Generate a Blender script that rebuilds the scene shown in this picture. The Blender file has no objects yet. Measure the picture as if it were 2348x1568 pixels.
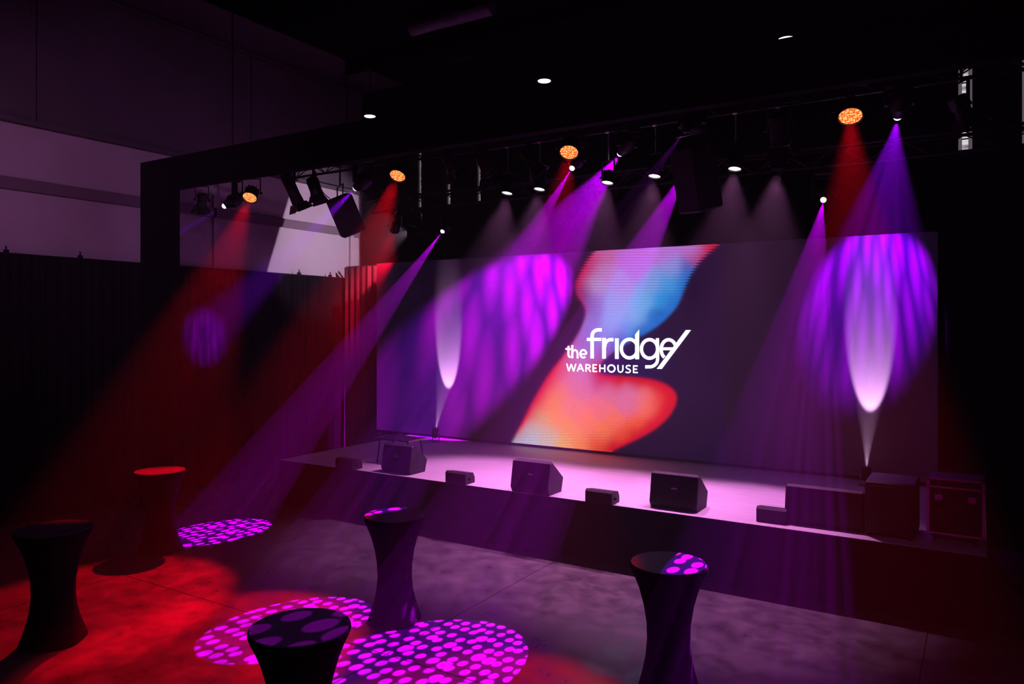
import bpy, math, random
import numpy as np
from mathutils import Vector, Matrix
R = random.Random(7)
S = bpy.context.scene
COL = S.collection

# ------------------------------------------------------------------ camera, world, exposure
FPX, CXP, HORP, HC = 1728.0, 1174.0, 746.0, 3.1         # focal length in px, centre column, horizon row, eye height
YAW = math.atan2(1076.0, 1728.0)
SN, CS = math.sin(YAW), math.cos(YAW)
cam = bpy.data.cameras.new('camera'); cob = bpy.data.objects.new('camera', cam); COL.objects.link(cob)
cam.sensor_width = 36.0; cam.lens = 36.0 * FPX / 2348.0; cam.shift_y = -(784.0 - HORP) / 2348.0
cam.clip_end = 200
cob.location = (0, 0, HC); cob.rotation_euler = (math.pi / 2, 0, YAW)
S.camera = cob
S.view_settings.view_transform = 'Standard'; S.view_settings.look = 'None'
S.view_settings.exposure = 0.0; S.view_settings.gamma = 1.0; S.view_settings.use_curve_mapping = False
S.cycles.use_denoising = True
try: S.cycles.denoiser = 'OPENIMAGEDENOISE'
except Exception: pass
S.cycles.max_bounces = 3; S.cycles.diffuse_bounces = 1; S.cycles.glossy_bounces = 1
S.cycles.volume_bounces = 0; S.cycles.transparent_max_bounces = 4
S.cycles.sample_clamp_indirect = 2.0
S.cycles.use_light_tree = True; S.cycles.use_adaptive_sampling = True; S.cycles.adaptive_threshold = 0.02; S.cycles.adaptive_min_samples = 24
W = bpy.data.worlds.new('world'); S.world = W; W.use_nodes = True
W.node_tree.nodes['Background'].inputs[0].default_value = (0.4, 0.12, 0.6, 1)
W.node_tree.nodes['Background'].inputs[1].default_value = 0.0

HAZE = 0.007
P_DOT, P_MOVE, P_RED, P_WHITE, P_UP = 47000, 21000, 5200, 640, 3000

# ------------------------------------------------------------------ measuring helpers (camera geometry -> room coordinates)
def pdir(px, py):
    u = (px - CXP) / FPX
    return Vector((-SN + CS * u, CS + SN * u, (HORP - py) / FPX))
def at_Y(px, py, Y):
    d = pdir(px, py); return Vector((0, 0, HC)) + d * (Y / d.y)
def at_X(px, py, X):
    d = pdir(px, py); return Vector((0, 0, HC)) + d * (X / d.x)
def at_Z(px, py, Z):
    d = pdir(px, py); return Vector((0, 0, HC)) + d * ((Z - HC) / d.z)

# ------------------------------------------------------------------ materials
def mat(name, col, rough=0.6, metal=0.0, spec=0.5, var=0.0, vscale=8.0, bump=0.0, bscale=60.0, emit=None, es=0.0):
    m = bpy.data.materials.new(name); m.use_nodes = True
    nt = m.node_tree; b = nt.nodes['Principled BSDF']
    b.inputs['Base Color'].default_value = (*col, 1); b.inputs['Roughness'].default_value = rough
    b.inputs['Metallic'].default_value = metal; b.inputs['Specular IOR Level'].default_value = spec
    tc = nt.nodes.new('ShaderNodeTexCoord')
    if var > 0:
        n = nt.nodes.new('ShaderNodeTexNoise'); n.inputs['Scale'].default_value = vscale; n.inputs['Detail'].default_value = 5
        nt.links.new(tc.outputs['Object'], n.inputs['Vector'])
        r = nt.nodes.new('ShaderNodeValToRGB')
        r.color_ramp.elements[0].position = 0.3; r.color_ramp.elements[1].position = 0.7
        r.color_ramp.elements[0].color = (*[c * (1 - var) for c in col], 1)
        r.color_ramp.elements[1].color = (*[min(1, c * (1 + var)) for c in col], 1)
        nt.links.new(n.outputs['Fac'], r.inputs['Fac']); nt.links.new(r.outputs['Color'], b.inputs['Base Color'])
    if bump > 0:
        n2 = nt.nodes.new('ShaderNodeTexNoise'); n2.inputs['Scale'].default_value = bscale; n2.inputs['Detail'].default_value = 3
        nt.links.new(tc.outputs['Object'], n2.inputs['Vector'])
        bp = nt.nodes.new('ShaderNodeBump'); bp.inputs['Strength'].default_value = bump; bp.inputs['Distance'].default_value = 0.01
        nt.links.new(n2.outputs['Fac'], bp.inputs['Height']); nt.links.new(bp.outputs['Normal'], b.inputs['Normal'])
    if emit:
        b.inputs['Emission Color'].default_value = (*emit, 1); b.inputs['Emission Strength'].default_value = es
    return m

M_BLACKWALL = mat('matte black paint', (0.0022, 0.0022, 0.0028), 0.9, spec=0.08, var=0.3)
M_CEIL = mat('black ceiling paint', (0.0012, 0.0012, 0.0014), 0.95, spec=0.03, var=0.2)
M_DRAPE = mat('black wool drape', (0.006, 0.005, 0.007), 0.95, spec=0.08, var=0.35, vscale=14, bump=0.2, bscale=300)
M_WING = mat('charcoal drape', (0.035, 0.032, 0.037), 0.95, spec=0.1, var=0.2, vscale=14, bump=0.2, bscale=300)
M_PLAST = mat('black painted metal', (0.005, 0.005, 0.006), 0.5, spec=0.25, var=0.2, vscale=30)
M_CAB = mat('textured black speaker paint', (0.014, 0.012, 0.016), 0.6, spec=0.35, var=0.2, vscale=40, bump=0.3, bscale=400)
M_GRILLE = mat('black speaker grille', (0.008, 0.008, 0.010), 0.5, spec=0.4, var=0.3, vscale=200, bump=0.5, bscale=900)
M_STEEL = mat('bare steel', (0.35, 0.35, 0.37), 0.35, metal=1.0, var=0.2, vscale=20)
M_ALU = mat('aluminium edging', (0.5, 0.5, 0.52), 0.3, metal=1.0, var=0.15, vscale=20)
M_COVER = mat('black stretch fabric', (0.005, 0.005, 0.006), 0.85, spec=0.12, var=0.2, vscale=25)
M_TOP = mat('dark fabric table top', (0.055, 0.045, 0.055), 0.6, spec=0.3, var=0.15, vscale=12)
M_BADGE = mat('silver badge', (0.6, 0.6, 0.62), 0.4, metal=0.3)
M_GLASSOFF = mat('unlit lens glass', (0.02, 0.02, 0.03), 0.1, spec=0.8)
M_DUCT = mat('galvanised duct', (0.16, 0.15, 0.17), 0.5, spec=0.5, var=0.2)
M_SKIRT = mat('black stage skirt', (0.008, 0.007, 0.010), 0.9, spec=0.1, var=0.3, vscale=5)
M_BOARD = mat('case laminate', (0.010, 0.010, 0.012), 0.5, spec=0.4, var=0.2)

def emission(name, col, strength):
    m = bpy.data.materials.new(name); m.use_nodes = True; nt = m.node_tree
    nt.nodes.clear(); o = nt.nodes.new('ShaderNodeOutputMaterial'); e = nt.nodes.new('ShaderNodeEmission')
    e.inputs[0].default_value = (*col, 1); e.inputs[1].default_value = strength
    nt.links.new(e.outputs[0], o.inputs[0]); return m
M_LW = emission('white lamp lens', (1.0, 0.86, 1.0), 4.0)
M_LP = emission('violet lamp lens', (0.95, 0.65, 1.0), 5.0)
M_LD = emission('downlight lens', (0.9, 0.88, 1.0), 2.5)
M_TXT = emission('white lettering light', (0.88, 0.9, 1.0), 1.9)

def led_lens():
    m = emission('red lamp led cells', (1, 0.3, 0.06), 2); nt = m.node_tree
    e = [n for n in nt.nodes if n.type == 'EMISSION'][0]
    tc = nt.nodes.new('ShaderNodeTexCoord'); v = nt.nodes.new('ShaderNodeTexVoronoi'); v.inputs['Scale'].default_value = 42
    v.inputs['Randomness'].default_value = 0.45
    r = nt.nodes.new('ShaderNodeValToRGB')
    r.color_ramp.elements[0].position = 0.28; r.color_ramp.elements[0].color = (2.2, 0.85, 0.24, 1)
    r.color_ramp.elements[1].position = 0.62; r.color_ramp.elements[1].color = (1.0, 0.10, 0.02, 1)
    nt.links.new(tc.outputs['Object'], v.inputs['Vector']); nt.links.new(v.outputs['Distance'], r.inputs['Fac'])
    nt.links.new(r.outputs['Color'], e.inputs[0]); e.inputs[1].default_value = 1.0
    return m
M_LR = led_lens()

def concrete():
    m = bpy.data.materials.new('polished concrete'); m.use_nodes = True; nt = m.node_tree; b = nt.nodes['Principled BSDF']
    tc = nt.nodes.new('ShaderNodeTexCoord'); L = nt.links.new
    def noise(sc, det, rough=0.55, vec=None):
        n = nt.nodes.new('ShaderNodeTexNoise'); n.inputs['Scale'].default_value = sc; n.inputs['Detail'].default_value = det
        n.inputs['Roughness'].default_value = rough; L(vec or tc.outputs['Object'], n.inputs['Vector']); return n
    n1, n2, n3 = noise(0.55, 6), noise(3.2, 9, 0.7), noise(28, 4)
    mx = nt.nodes.new('ShaderNodeMix'); mx.data_type = 'FLOAT'; mx.inputs[0].default_value = 0.5
    L(n1.outputs['Fac'], mx.inputs[2]); L(n2.outputs['Fac'], mx.inputs[3])
    r = nt.nodes.new('ShaderNodeValToRGB'); e = r.color_ramp.elements
    e[0].position = 0.36; e[0].color = (0.036, 0.034, 0.036, 1); e[1].position = 0.62; e[1].color = (0.108, 0.10, 0.10, 1)
    L(mx.outputs[0], r.inputs['Fac']); L(r.outputs['Color'], b.inputs['Base Color'])
    r2 = nt.nodes.new('ShaderNodeMapRange'); r2.inputs['From Min'].default_value = 0.35; r2.inputs['From Max'].default_value = 0.65
    r2.inputs['To Min'].default_value = 0.26; r2.inputs['To Max'].default_value = 0.5
    L(n2.outputs['Fac'], r2.inputs['Value']); L(r2.outputs[0], b.inputs['Roughness'])
    bp = nt.nodes.new('ShaderNodeBump'); bp.inputs['Strength'].default_value = 0.05; bp.inputs['Distance'].default_value = 0.003
    L(n3.outputs['Fac'], bp.inputs['Height']); L(bp.outputs['Normal'], b.inputs['Normal'])
    return m
M_CONC = concrete()

def brushed_deck():
    m = bpy.data.materials.new('grey stage vinyl'); m.use_nodes = True; nt = m.node_tree; b = nt.nodes['Principled BSDF']
    tc = nt.nodes.new('ShaderNodeTexCoord'); mp = nt.nodes.new('ShaderNodeMapping'); mp.inputs['Scale'].default_value = (0.5, 14, 1)
    n = nt.nodes.new('ShaderNodeTexNoise'); n.inputs['Scale'].default_value = 2.4; n.inputs['Detail'].default_value = 6
    r = nt.nodes.new('ShaderNodeValToRGB'); e = r.color_ramp.elements
    e[0].position = 0.3; e[0].color = (0.46, 0.43, 0.46, 1); e[1].position = 0.7; e[1].color = (0.62, 0.58, 0.62, 1)
    nt.links.new(tc.outputs['Object'], mp.inputs['Vector']); nt.links.new(mp.outputs[0], n.inputs['Vector'])
    nt.links.new(n.outputs['Fac'], r.inputs['Fac']); nt.links.new(r.outputs['Color'], b.inputs['Base Color'])
    b.inputs['Roughness'].default_value = 0.5
    return m
M_DECK = brushed_deck()

def plaster(name, lo, hi):
    m = mat(name, (0.5, 0.5, 0.5), 0.8, spec=0.2); nt = m.node_tree; b = nt.nodes['Principled BSDF']
    tc = nt.nodes.new('ShaderNodeTexCoord'); n = nt.nodes.new('ShaderNodeTexNoise'); n.inputs['Scale'].default_value = 0.8; n.inputs['Detail'].default_value = 6
    r = nt.nodes.new('ShaderNodeValToRGB'); e = r.color_ramp.elements
    e[0].position = 0.3; e[0].color = (*lo, 1); e[1].position = 0.7; e[1].color = (*hi, 1)
    nt.links.new(tc.outputs['Object'], n.inputs['Vector']); nt.links.new(n.outputs['Fac'], r.inputs['Fac']); nt.links.new(r.outputs['Color'], b.inputs['Base Color'])
    return m
M_WALL = plaster('pale wall paint', (0.46, 0.43, 0.45), (0.56, 0.52, 0.54))
M_UPPER = plaster('shade-toned upper wall', (0.085, 0.075, 0.085), (0.11, 0.10, 0.108))  # dark tone puts the shade below the ceiling into the colour
M_BAND = plaster('ledge shadow grey', (0.17, 0.14, 0.16), (0.21, 0.17, 0.19))  # darker grey stands for the shadow line along the wall ledge

# ------------------------------------------------------------------ geometry accumulator
class G:
    def __init__(s): s.v = []; s.f = []
    def add(s, vs, fs):
        o = len(s.v); s.v += [Vector(v) for v in vs]; s.f += [tuple(i + o for i in f) for f in fs]; return s
    def box(s, lo, hi):
        x0, y0, z0 = lo; x1, y1, z1 = hi
        return s.add([(x0,y0,z0),(x1,y0,z0),(x1,y1,z0),(x0,y1,z0),(x0,y0,z1),(x1,y0,z1),(x1,y1,z1),(x0,y1,z1)],
                     [(3,2,1,0),(4,5,6,7),(0,1,5,4),(1,2,6,5),(2,3,7,6),(3,0,4,7)])
    def obox(s, c, ax, ay, az, sx, sy, sz, ch=0.0):
        c = Vector(c)
        if ch <= 0:
            vs = [c + ax*(i*sx/2) + ay*(j*sy/2) + az*(k*sz/2) for k in (-1,1) for i, j in ((-1,-1),(1,-1),(1,1),(-1,1))]
            return s.add(vs, [(3,2,1,0),(4,5,6,7),(0,1,5,4),(1,2,6,5),(2,3,7,6),(3,0,4,7)])
        prof = [(-sx/2+ch,-sy/2),(sx/2-ch,-sy/2),(sx/2,-sy/2+ch),(sx/2,sy/2-ch),(sx/2-ch,sy/2),(-sx/2+ch,sy/2),(-sx/2,sy/2-ch),(-sx/2,-sy/2+ch)]
        rings = []
        for k, q in ((-sz/2, 1), (-sz/2+ch, 0), (sz/2-ch, 0), (sz/2, 1)):
            f = (1 - 2*ch/min(sx, sy)) if q else 1
            rings.append([c + ax*(x*f) + ay*(y*f) + az*k for x, y in prof])
        return s.loft(rings)
    def loft(s, rings, caps=True, closed=True):
        n = len(rings[0]); vs = [p for r in rings for p in r]; fs = []
        for i in range(len(rings)-1):
            for j in range(n if closed else n-1):
                a = i*n+j; b = i*n+(j+1) % n; fs.append((a, b, b+n, a+n))
        if caps: fs.append(tuple(range(n-1, -1, -1))); fs.append(tuple((len(rings)-1)*n + j for j in range(n)))
        return s.add(vs, fs)
    def lathe(s, p0, d, prof, n=24, caps=True):
        """prof: list of (distance along d, radius)"""
        p0 = Vector(p0); d = Vector(d).normalized(); a, b = basis(d)
        return s.loft([[p0 + d*t + (a*math.cos(2*math.pi*k/n) + b*math.sin(2*math.pi*k/n))*r for k in range(n)] for t, r in prof], caps)
    def cyl(s, p0, p1, r, n=10, r1=None):
        p0 = Vector(p0); p1 = Vector(p1); L = (p1-p0).length
        return s.lathe(p0, p1-p0, [(0, r), (L, r if r1 is None else r1)], n)
    def tube(s, pts, r, n=8):
        for a, b in zip(pts[:-1], pts[1:]): s.cyl(a, b, r, n)
        return s
    def prism(s, prof, axis, a0, a1):
        """prof: 2D points in the two other axes (order x,y,z), extruded along axis a0..a1"""
        def P(t, p):
            return {'x': (t, p[0], p[1]), 'y': (p[0], t, p[1]), 'z': (p[0], p[1], t)}[axis]
        return s.loft([[Vector(P(a0, p)) for p in prof], [Vector(P(a1, p)) for p in prof]])
def basis(d):
    d = d.normalized(); up = Vector((0,0,1)) if abs(d.z) < 0.98 else Vector((0,1,0))
    a = d.cross(up).normalized(); b = a.cross(d).normalized(); return a, b

def part(name, g, m, parent=None, kind=None, label=None, smooth=30):
    """one mesh object; coordinates in g are room coordinates, stored relative to the top thing's origin"""
    org = Vector((0,0,0)); p = parent
    while p is not None: org += p.location; p = p.parent
    me = bpy.data.meshes.new(name); me.from_pydata([tuple(v - org) for v in g.v], [], g.f); me.update()
    import bmesh
    bm = bmesh.new(); bm.from_mesh(me); bmesh.ops.recalc_face_normals(bm, faces=bm.faces); bm.to_mesh(me); bm.free()
    if m: me.materials.append(m)
    if smooth:
        me.polygons.foreach_set('use_smooth', [True]*len(me.polygons)); me.set_sharp_from_angle(angle=math.radians(smooth))
    o = bpy.data.objects.new(name, me); COL.objects.link(o)
    if parent is not None: o.parent = parent
    if kind: o['kind'] = kind
    if label: o['label'] = label
    return o
def thing(name, label, cat, loc, group=None):
    o = bpy.data.objects.new(name, None); COL.objects.link(o); o.location = loc; o.empty_display_size = 0.1
    o['label'] = label; o['category'] = cat
    if group: o['group'] = group
    return o
def struct(name, g, m, parent=None, smooth=0):
    return part(name, g, m, parent, kind='structure' if parent is None else None, smooth=smooth)

# ------------------------------------------------------------------ light helpers
def spot(name, loc, target, power, angle, col, blend=0.15, radius=0.05, dots=None, cut=None, parent=None):
    l = bpy.data.lights.new(name, 'SPOT'); l.energy = power; l.spot_size = math.radians(angle); l.spot_blend = blend
    l.shadow_soft_size = radius; l.color = col
    o = bpy.data.objects.new(name, l); COL.objects.link(o)
    d = Vector(target) - Vector(loc); q = d.to_track_quat('-Z', 'Y')
    org = Vector((0,0,0)); p = parent
    while p is not None: org += p.location; p = p.parent
    o.location = Vector(loc) - org; o.rotation_euler = q.to_euler()
    if parent is not None: o.parent = parent
    if dots or cut:
        l.use_nodes = True; nt = l.node_tree; nt.nodes.clear(); L = nt.links.new
        out = nt.nodes.new('ShaderNodeOutputLight'); em = nt.nodes.new('ShaderNodeEmission'); L(em.outputs[0], out.inputs[0])
        tc = nt.nodes.new('ShaderNodeTexCoord'); sep = nt.nodes.new('ShaderNodeSeparateXYZ'); L(tc.outputs['Normal'], sep.inputs[0])
        def div(a):
            m = nt.nodes.new('ShaderNodeMath'); m.operation = 'DIVIDE'; L(sep.outputs[a], m.inputs[0]); L(sep.outputs['Z'], m.inputs[1]); return m
        x, y = div('X'), div('Y')
        if dots:
            scale, lo, sf = dots
            c = nt.nodes.new('ShaderNodeCombineXYZ'); L(x.outputs[0], c.inputs[0])
            ys_ = nt.nodes.new('ShaderNodeMath'); ys_.operation = 'MULTIPLY'; ys_.inputs[1].default_value = 1.0 if sf < 0.1 else 0.16
            L(y.outputs[0], ys_.inputs[0]); L(ys_.outputs[0], c.inputs[1])
            v = nt.nodes.new('ShaderNodeTexVoronoi'); v.voronoi_dimensions = '2D'; v.inputs['Scale'].default_value = scale; v.inputs['Randomness'].default_value = 0.45 if sf < 0.1 else 1.0
            L(c.outputs[0], v.inputs['Vector'])
            sc = nt.nodes.new('ShaderNodeSeparateColor'); L(v.outputs['Color'], sc.inputs[0])
            mr = nt.nodes.new('ShaderNodeMapRange'); mr.inputs['From Min'].default_value = 0.75; mr.inputs['From Max'].default_value = 1.0
            mr.inputs['To Min'].default_value = 0.33; mr.inputs['To Max'].default_value = 0.50; L(sc.outputs[0], mr.inputs['Value'])
            sub = nt.nodes.new('ShaderNodeMath'); sub.operation = 'SUBTRACT'; L(mr.outputs[0], sub.inputs[0]); L(v.outputs['Distance'], sub.inputs[1])
            st = nt.nodes.new('ShaderNodeMapRange'); st.inputs['From Min'].default_value = -sf; st.inputs['From Max'].default_value = sf
            st.inputs['To Min'].default_value = 0.0; st.inputs['To Max'].default_value = 1.0; st.clamp = True; L(sub.outputs[0], st.inputs['Value'])
            mx = nt.nodes.new('ShaderNodeMix'); mx.data_type = 'RGBA'
            mx.inputs[6].default_value = (lo*0.35, 0.0, lo, 1); mx.inputs[7].default_value = (1, 1, 1, 1)
            L(st.outputs[0], mx.inputs[0]); L(mx.outputs[2], em.inputs[0])
        else:
            ax, ay, off, soft, hi = cut                          # straight light mask: keeps ax*x+ay*y > off
            m1 = nt.nodes.new('ShaderNodeMath'); m1.operation = 'MULTIPLY'; m1.inputs[1].default_value = ax; L(x.outputs[0], m1.inputs[0])
            m2 = nt.nodes.new('ShaderNodeMath'); m2.operation = 'MULTIPLY_ADD'; m2.inputs[1].default_value = ay; L(y.outputs[0], m2.inputs[0]); L(m1.outputs[0], m2.inputs[2])
            st = nt.nodes.new('ShaderNodeMapRange'); st.inputs['From Min'].default_value = off; st.inputs['From Max'].default_value = off+soft; st.clamp = True
            L(m2.outputs[0], st.inputs['Value'])
            s2 = nt.nodes.new('ShaderNodeMapRange'); s2.inputs['From Min'].default_value = -hi; s2.inputs['From Max'].default_value = -hi+soft; s2.clamp = True
            L(x.outputs[0], s2.inputs['Value']); mm = nt.nodes.new('ShaderNodeMath'); mm.operation = 'MULTIPLY'
            L(st.outputs[0], mm.inputs[0]); L(s2.outputs[0], mm.inputs[1]); L(mm.outputs[0], em.inputs[1])
    return o

# added unseen fill spots behind the camera, supplying dim purple ambient light
spot('added_fill_light', (-6.5, -2.5, 7.2), (-12.9, 9.5, 4.6), 950, 44, (0.80, 0.30, 0.80), blend=1.0, radius=0.4)
spot('added_fill_light', (5, -3, 7.0), (-7.5, 7.5, 0.0), 650, 62, (0.72, 0.22, 0.74), blend=1.0, radius=0.4)

# ------------------------------------------------------------------ setting
XL, YB, XR, ZC = -12.95, 13.8, 6.5, 8.8
# floor: saw-cut concrete slabs over a lower bed
fl = struct('floor', G().box((XL-0.2, -3, -0.3), (XR, YB+0.2, -0.03)), M_CONC)
xs = [XL, -9.06, -4.76, -0.46, 3.84, XR]; ys = [-3, 1.1, 5.4, 9.7, YB]
for i in range(5):
    for j in range(4):
        gp = 0.005
        part('slab', G().box((xs[i]+gp, ys[j]+gp, -0.03), (xs[i+1]-gp, ys[j+1]-gp, 0.0)), M_CONC, fl, smooth=0)
struct('wall_left', G().box((XL-0.2, -3, 0), (XL, YB, 6.31)), M_WALL)
wl = bpy.data.objects['wall_left']
# shallow horizontal band, pilasters and eaves ledge of the left wall
part('band', G().box((XL, -3, 5.24), (XL+0.05, YB, 5.43)), M_BAND, wl, smooth=0)
part('pilaster', G().box((XL, 13.35, 4.0), (XL+0.06, 13.45, 6.31)), M_WALL, wl, smooth=0)
part('pilaster', G().box((XL, 9.55, 3.9), (XL+0.05, 9.62, 6.31)), M_WALL, wl, smooth=0)
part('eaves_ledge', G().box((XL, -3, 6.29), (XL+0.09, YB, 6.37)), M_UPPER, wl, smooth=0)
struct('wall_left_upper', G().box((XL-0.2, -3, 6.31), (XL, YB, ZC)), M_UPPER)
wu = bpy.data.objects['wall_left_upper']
for y in (2.0, 6.2, 10.4):
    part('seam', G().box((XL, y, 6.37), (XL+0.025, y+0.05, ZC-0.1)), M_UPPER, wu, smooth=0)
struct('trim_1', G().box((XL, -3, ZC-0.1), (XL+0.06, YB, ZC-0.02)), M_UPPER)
# ceiling: narrow grey margin beside the wall, black beyond
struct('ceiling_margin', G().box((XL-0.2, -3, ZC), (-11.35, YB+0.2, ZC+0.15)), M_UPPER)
struct('ceiling', G().box((-11.35, -3, ZC-0.12), (XR, YB+0.2, ZC+0.15)), M_CEIL)
for k, y in enumerate((2.5, 5.5, 11.6)):
    t = thing('roof_beam', 'black roof beam under the ceiling, %s' % ['nearest the viewer', 'above the audience floor', 'above the stage'][k], 'beam', (-2.4, y, ZC-0.2), 'roof beams')
    g = G().box((-11.35, y-0.09, ZC-0.14), (XR, y+0.09, ZC-0.12)).box((-11.35, y-0.09, ZC-0.42), (XR, y+0.09, ZC-0.40)).box((-11.35, y-0.01, ZC-0.40), (XR, y+0.01, ZC-0.14))
    part('web', g, M_CEIL, t, smooth=0)
struct('wall_right', G().box((XR, -3, 0), (XR+0.2, YB+0.2, ZC)), M_BLACKWALL)

# back wall with slit windows (holes cut between wall strips)
winx = [(-11.29, -11.09), (-10.45, -10.25), (-9.6, -9.42), (-0.33, -0.1), (0.51, 0.74)]
WZ0, WZ1 = 5.82, 7.2
wb = G(); wb.box((XL, YB, 0), (XR, YB+0.25, WZ0)).box((XL, YB, WZ1), (XR, YB+0.25, ZC))
prev = XL
for a, b in winx: wb.box((prev, YB, WZ0), (a, YB+0.25, WZ1)); prev = b
wb.box((prev, YB, WZ0), (XR, YB+0.25, WZ1))
struct('wall_back', wb, M_BLACKWALL)
M_PANE = emission('daylit obscure glass', (0.30, 0.25, 0.29), 0.8)
nt = M_PANE.node_tree; e = [n for n in nt.nodes if n.type == 'EMISSION'][0]
tc = nt.nodes.new('ShaderNodeTexCoord'); wv = nt.nodes.new('ShaderNodeTexNoise'); mp = nt.nodes.new('ShaderNodeMapping'); mp.inputs['Scale'].default_value = (1, 1, 7)
rr = nt.nodes.new('ShaderNodeValToRGB'); rr.color_ramp.elements[0].position = 0.35; rr.color_ramp.elements[0].color = (0.16, 0.14, 0.19, 1); rr.color_ramp.elements[1].position = 0.6; rr.color_ramp.elements[1].color = (0.95, 0.9, 0.95, 1)
wv.inputs['Scale'].default_value = 1.6
nt.links.new(tc.outputs['Object'], mp.inputs['Vector']); nt.links.new(mp.outputs[0], wv.inputs['Vector']); nt.links.new(wv.outputs['Fac'], rr.inputs['Fac']); nt.links.new(rr.outputs[0], e.inputs[0])
M_REVEAL = emission('backlit side blind', (0.135, 0.105, 0.13), 0.75)
for k, (a, b) in enumerate(winx):
    w = struct('window_%d' % (k+1), G().box((a, YB+0.10, WZ0), (a+0.02, YB+0.2, WZ1)).box((b-0.02, YB+0.10, WZ0), (b, YB+0.2, WZ1)).box((a, YB+0.1, WZ0), (b, YB+0.2, WZ0+0.02)).box((a, YB+0.1, WZ1-0.02), (b, YB+0.2, WZ1)), M_PLAST)
    ww = b - a
    part('side_pane', G().box((a+0.02, YB+0.16, WZ0+0.02), (a+ww*0.28, YB+0.17, WZ1-0.02)), M_REVEAL, w, smooth=0)
    part('side_pane', G().box((a+ww*0.70, YB+0.16, WZ0+0.02), (b-0.02, YB+0.17, WZ1-0.02)), M_REVEAL, w, smooth=0)
    nn = 6; h = (WZ1 - WZ0 - 0.04) / nn
    for q in range(nn):
        z = WZ0+0.02+q*h
        part('pane', G().box((a+ww*0.30, YB+0.17, z+0.012), (a+ww*0.68, YB+0.18, z+h-0.012)), M_PANE, w, smooth=0)

# ------------------------------------------------------------------ drapes
def pleats(p0, p1, z0, z1, nrm, amp=0.05, pitch=0.16, seed=1, nz=7):
    rr = random.Random(seed); p0 = Vector(p0); p1 = Vector(p1); L = (p1-p0).length; u = (p1-p0).normalized(); n = Vector(nrm)
    cols = []; t = 0
    while t < L:
        cols.append(t); t += pitch/4*rr.uniform(0.75, 1.3)
    cols.append(L); vs = []; fs = []
    ph = [math.sin(2*math.pi*(i/4.0)) * rr.uniform(0.6, 1.2) for i in range(len(cols))]
    drift = [rr.uniform(-1, 1) for _ in cols]
    for k in range(nz+1):
        f = k/nz; z = z1 + (z0 - z1)*f
        for i, c in enumerate(cols):
            a = amp*(0.45 + 0.75*f)*ph[i] + 0.012*drift[i]*f
            vs.append(p0 + u*c + n*a + Vector((0, 0, z)))
    m = len(cols)
    for k in range(nz):
        for i in range(m-1): a = k*m+i; fs.append((a, a+1, a+m+1, a+m))
    return G().add(vs, fs)
ct = thing('curtain', 'long black pleated curtain along the pale left wall under the band', 'curtain', (-12.72, 8, 0))
yy = 2.0; k = 0
while yy < 13.3:
    y1 = min(yy+1.42, 13.45)
    part('drape_panel', pleats((-12.70, yy, 0), (-12.70, y1, 0), 0.015, 4.2, (1, 0, 0), 0.055, 0.17, 30+k), M_DRAPE, ct, smooth=60); yy = y1 - 0.02; k += 1
part('rail', G().cyl((-12.78, 1.5, 4.205), (-12.78, 13.6, 4.205), 0.022), M_PLAST, ct)
for (px, py) in ((14, 580), (184, 592), (686, 632), (757, 639)):
    p = at_X(px, py, -12.78)
    part('rail_clamp', G().box((p.x-0.03, p.y-0.03, 4.19), (p.x+0.03, p.y+0.03, 4.27)).cyl((p.x, p.y, 4.26), (p.x, p.y, 4.33), 0.012), M_PLAST, ct)
cw = thing('stage_curtain', 'charcoal pleated curtain left of the screen beside the stage', 'curtain', (-11.9, 12.9, 0))
part('drape_panel', pleats((-12.60, 12.85, 0), (-11.25, 12.85, 0), 0.015, 4.45, (0, -1, 0), 0.05, 0.17, 77), M_WING, cw, smooth=60)
part('rail', G().cyl((-12.60, 12.92, 4.455), (-11.2, 12.92, 4.455), 0.022), M_PLAST, cw)
cw2 = thing('stage_curtain', 'black pleated curtain right of the screen, beside the flight case', 'curtain', (0.6, 12.9, 0))
part('drape_panel', pleats((-0.5, 12.85, 0), (1.4, 12.85, 0), 0.015, 4.45, (0, -1, 0), 0.05, 0.17, 78), M_DRAPE, cw2, smooth=60)
part('rail', G().cyl((-0.5, 12.92, 4.455), (1.4, 12.92, 4.455), 0.022), M_PLAST, cw2)

# ------------------------------------------------------------------ stage
SZ, SX0, SX1, SY0, SY1 = 0.78, -10.3, 0.05, 8.93, 12.75
stg = thing('stage', 'low black stage with pale lit deck in front of the large screen', 'stage', (-5.1, 10.8, 0))
cols = 5
for i in range(cols):
    for j in range(2):
        x0 = SX0 + (SX1-SX0)*i/cols; x1 = SX0 + (SX1-SX0)*(i+1)/cols; y0 = SY0 + 0.02 + (SY1-SY0-0.02)*j/2; y1 = SY0 + 0.02 + (SY1-SY0-0.02)*(j+1)/2
        part('deck_board', G().box((x0+0.001, y0+0.001, SZ-0.06), (x1-0.001, y1-0.001, SZ)), M_DECK, stg, smooth=0)
part('frame', G().box((SX0+0.04, SY0+0.06, 0.0), (SX1-0.04, SY1-0.02, SZ-0.06)), M_SKIRT, stg, smooth=0)
sk = pleats((SX0, SY0+0.01, 0), (SX1, SY0+0.01, 0), 0.01, SZ-0.005, (0, -1, 0), 0.006, 0.5, 5, 4)
part('front_skirt', sk, M_SKIRT, stg, smooth=60)
part('side_skirt', pleats((SX1+0.005, SY0, 0), (SX1+0.005, SY1, 0), 0.01, SZ-0.005, (1, 0, 0), 0.006, 0.5, 6, 4), M_SKIRT, stg, smooth=60)
part('side_skirt', pleats((SX0-0.005, SY0, 0), (SX0-0.005, SY1, 0), 0.01, SZ-0.005, (-1, 0, 0), 0.006, 0.5, 8, 4), M_SKIRT, stg, smooth=60)
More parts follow.
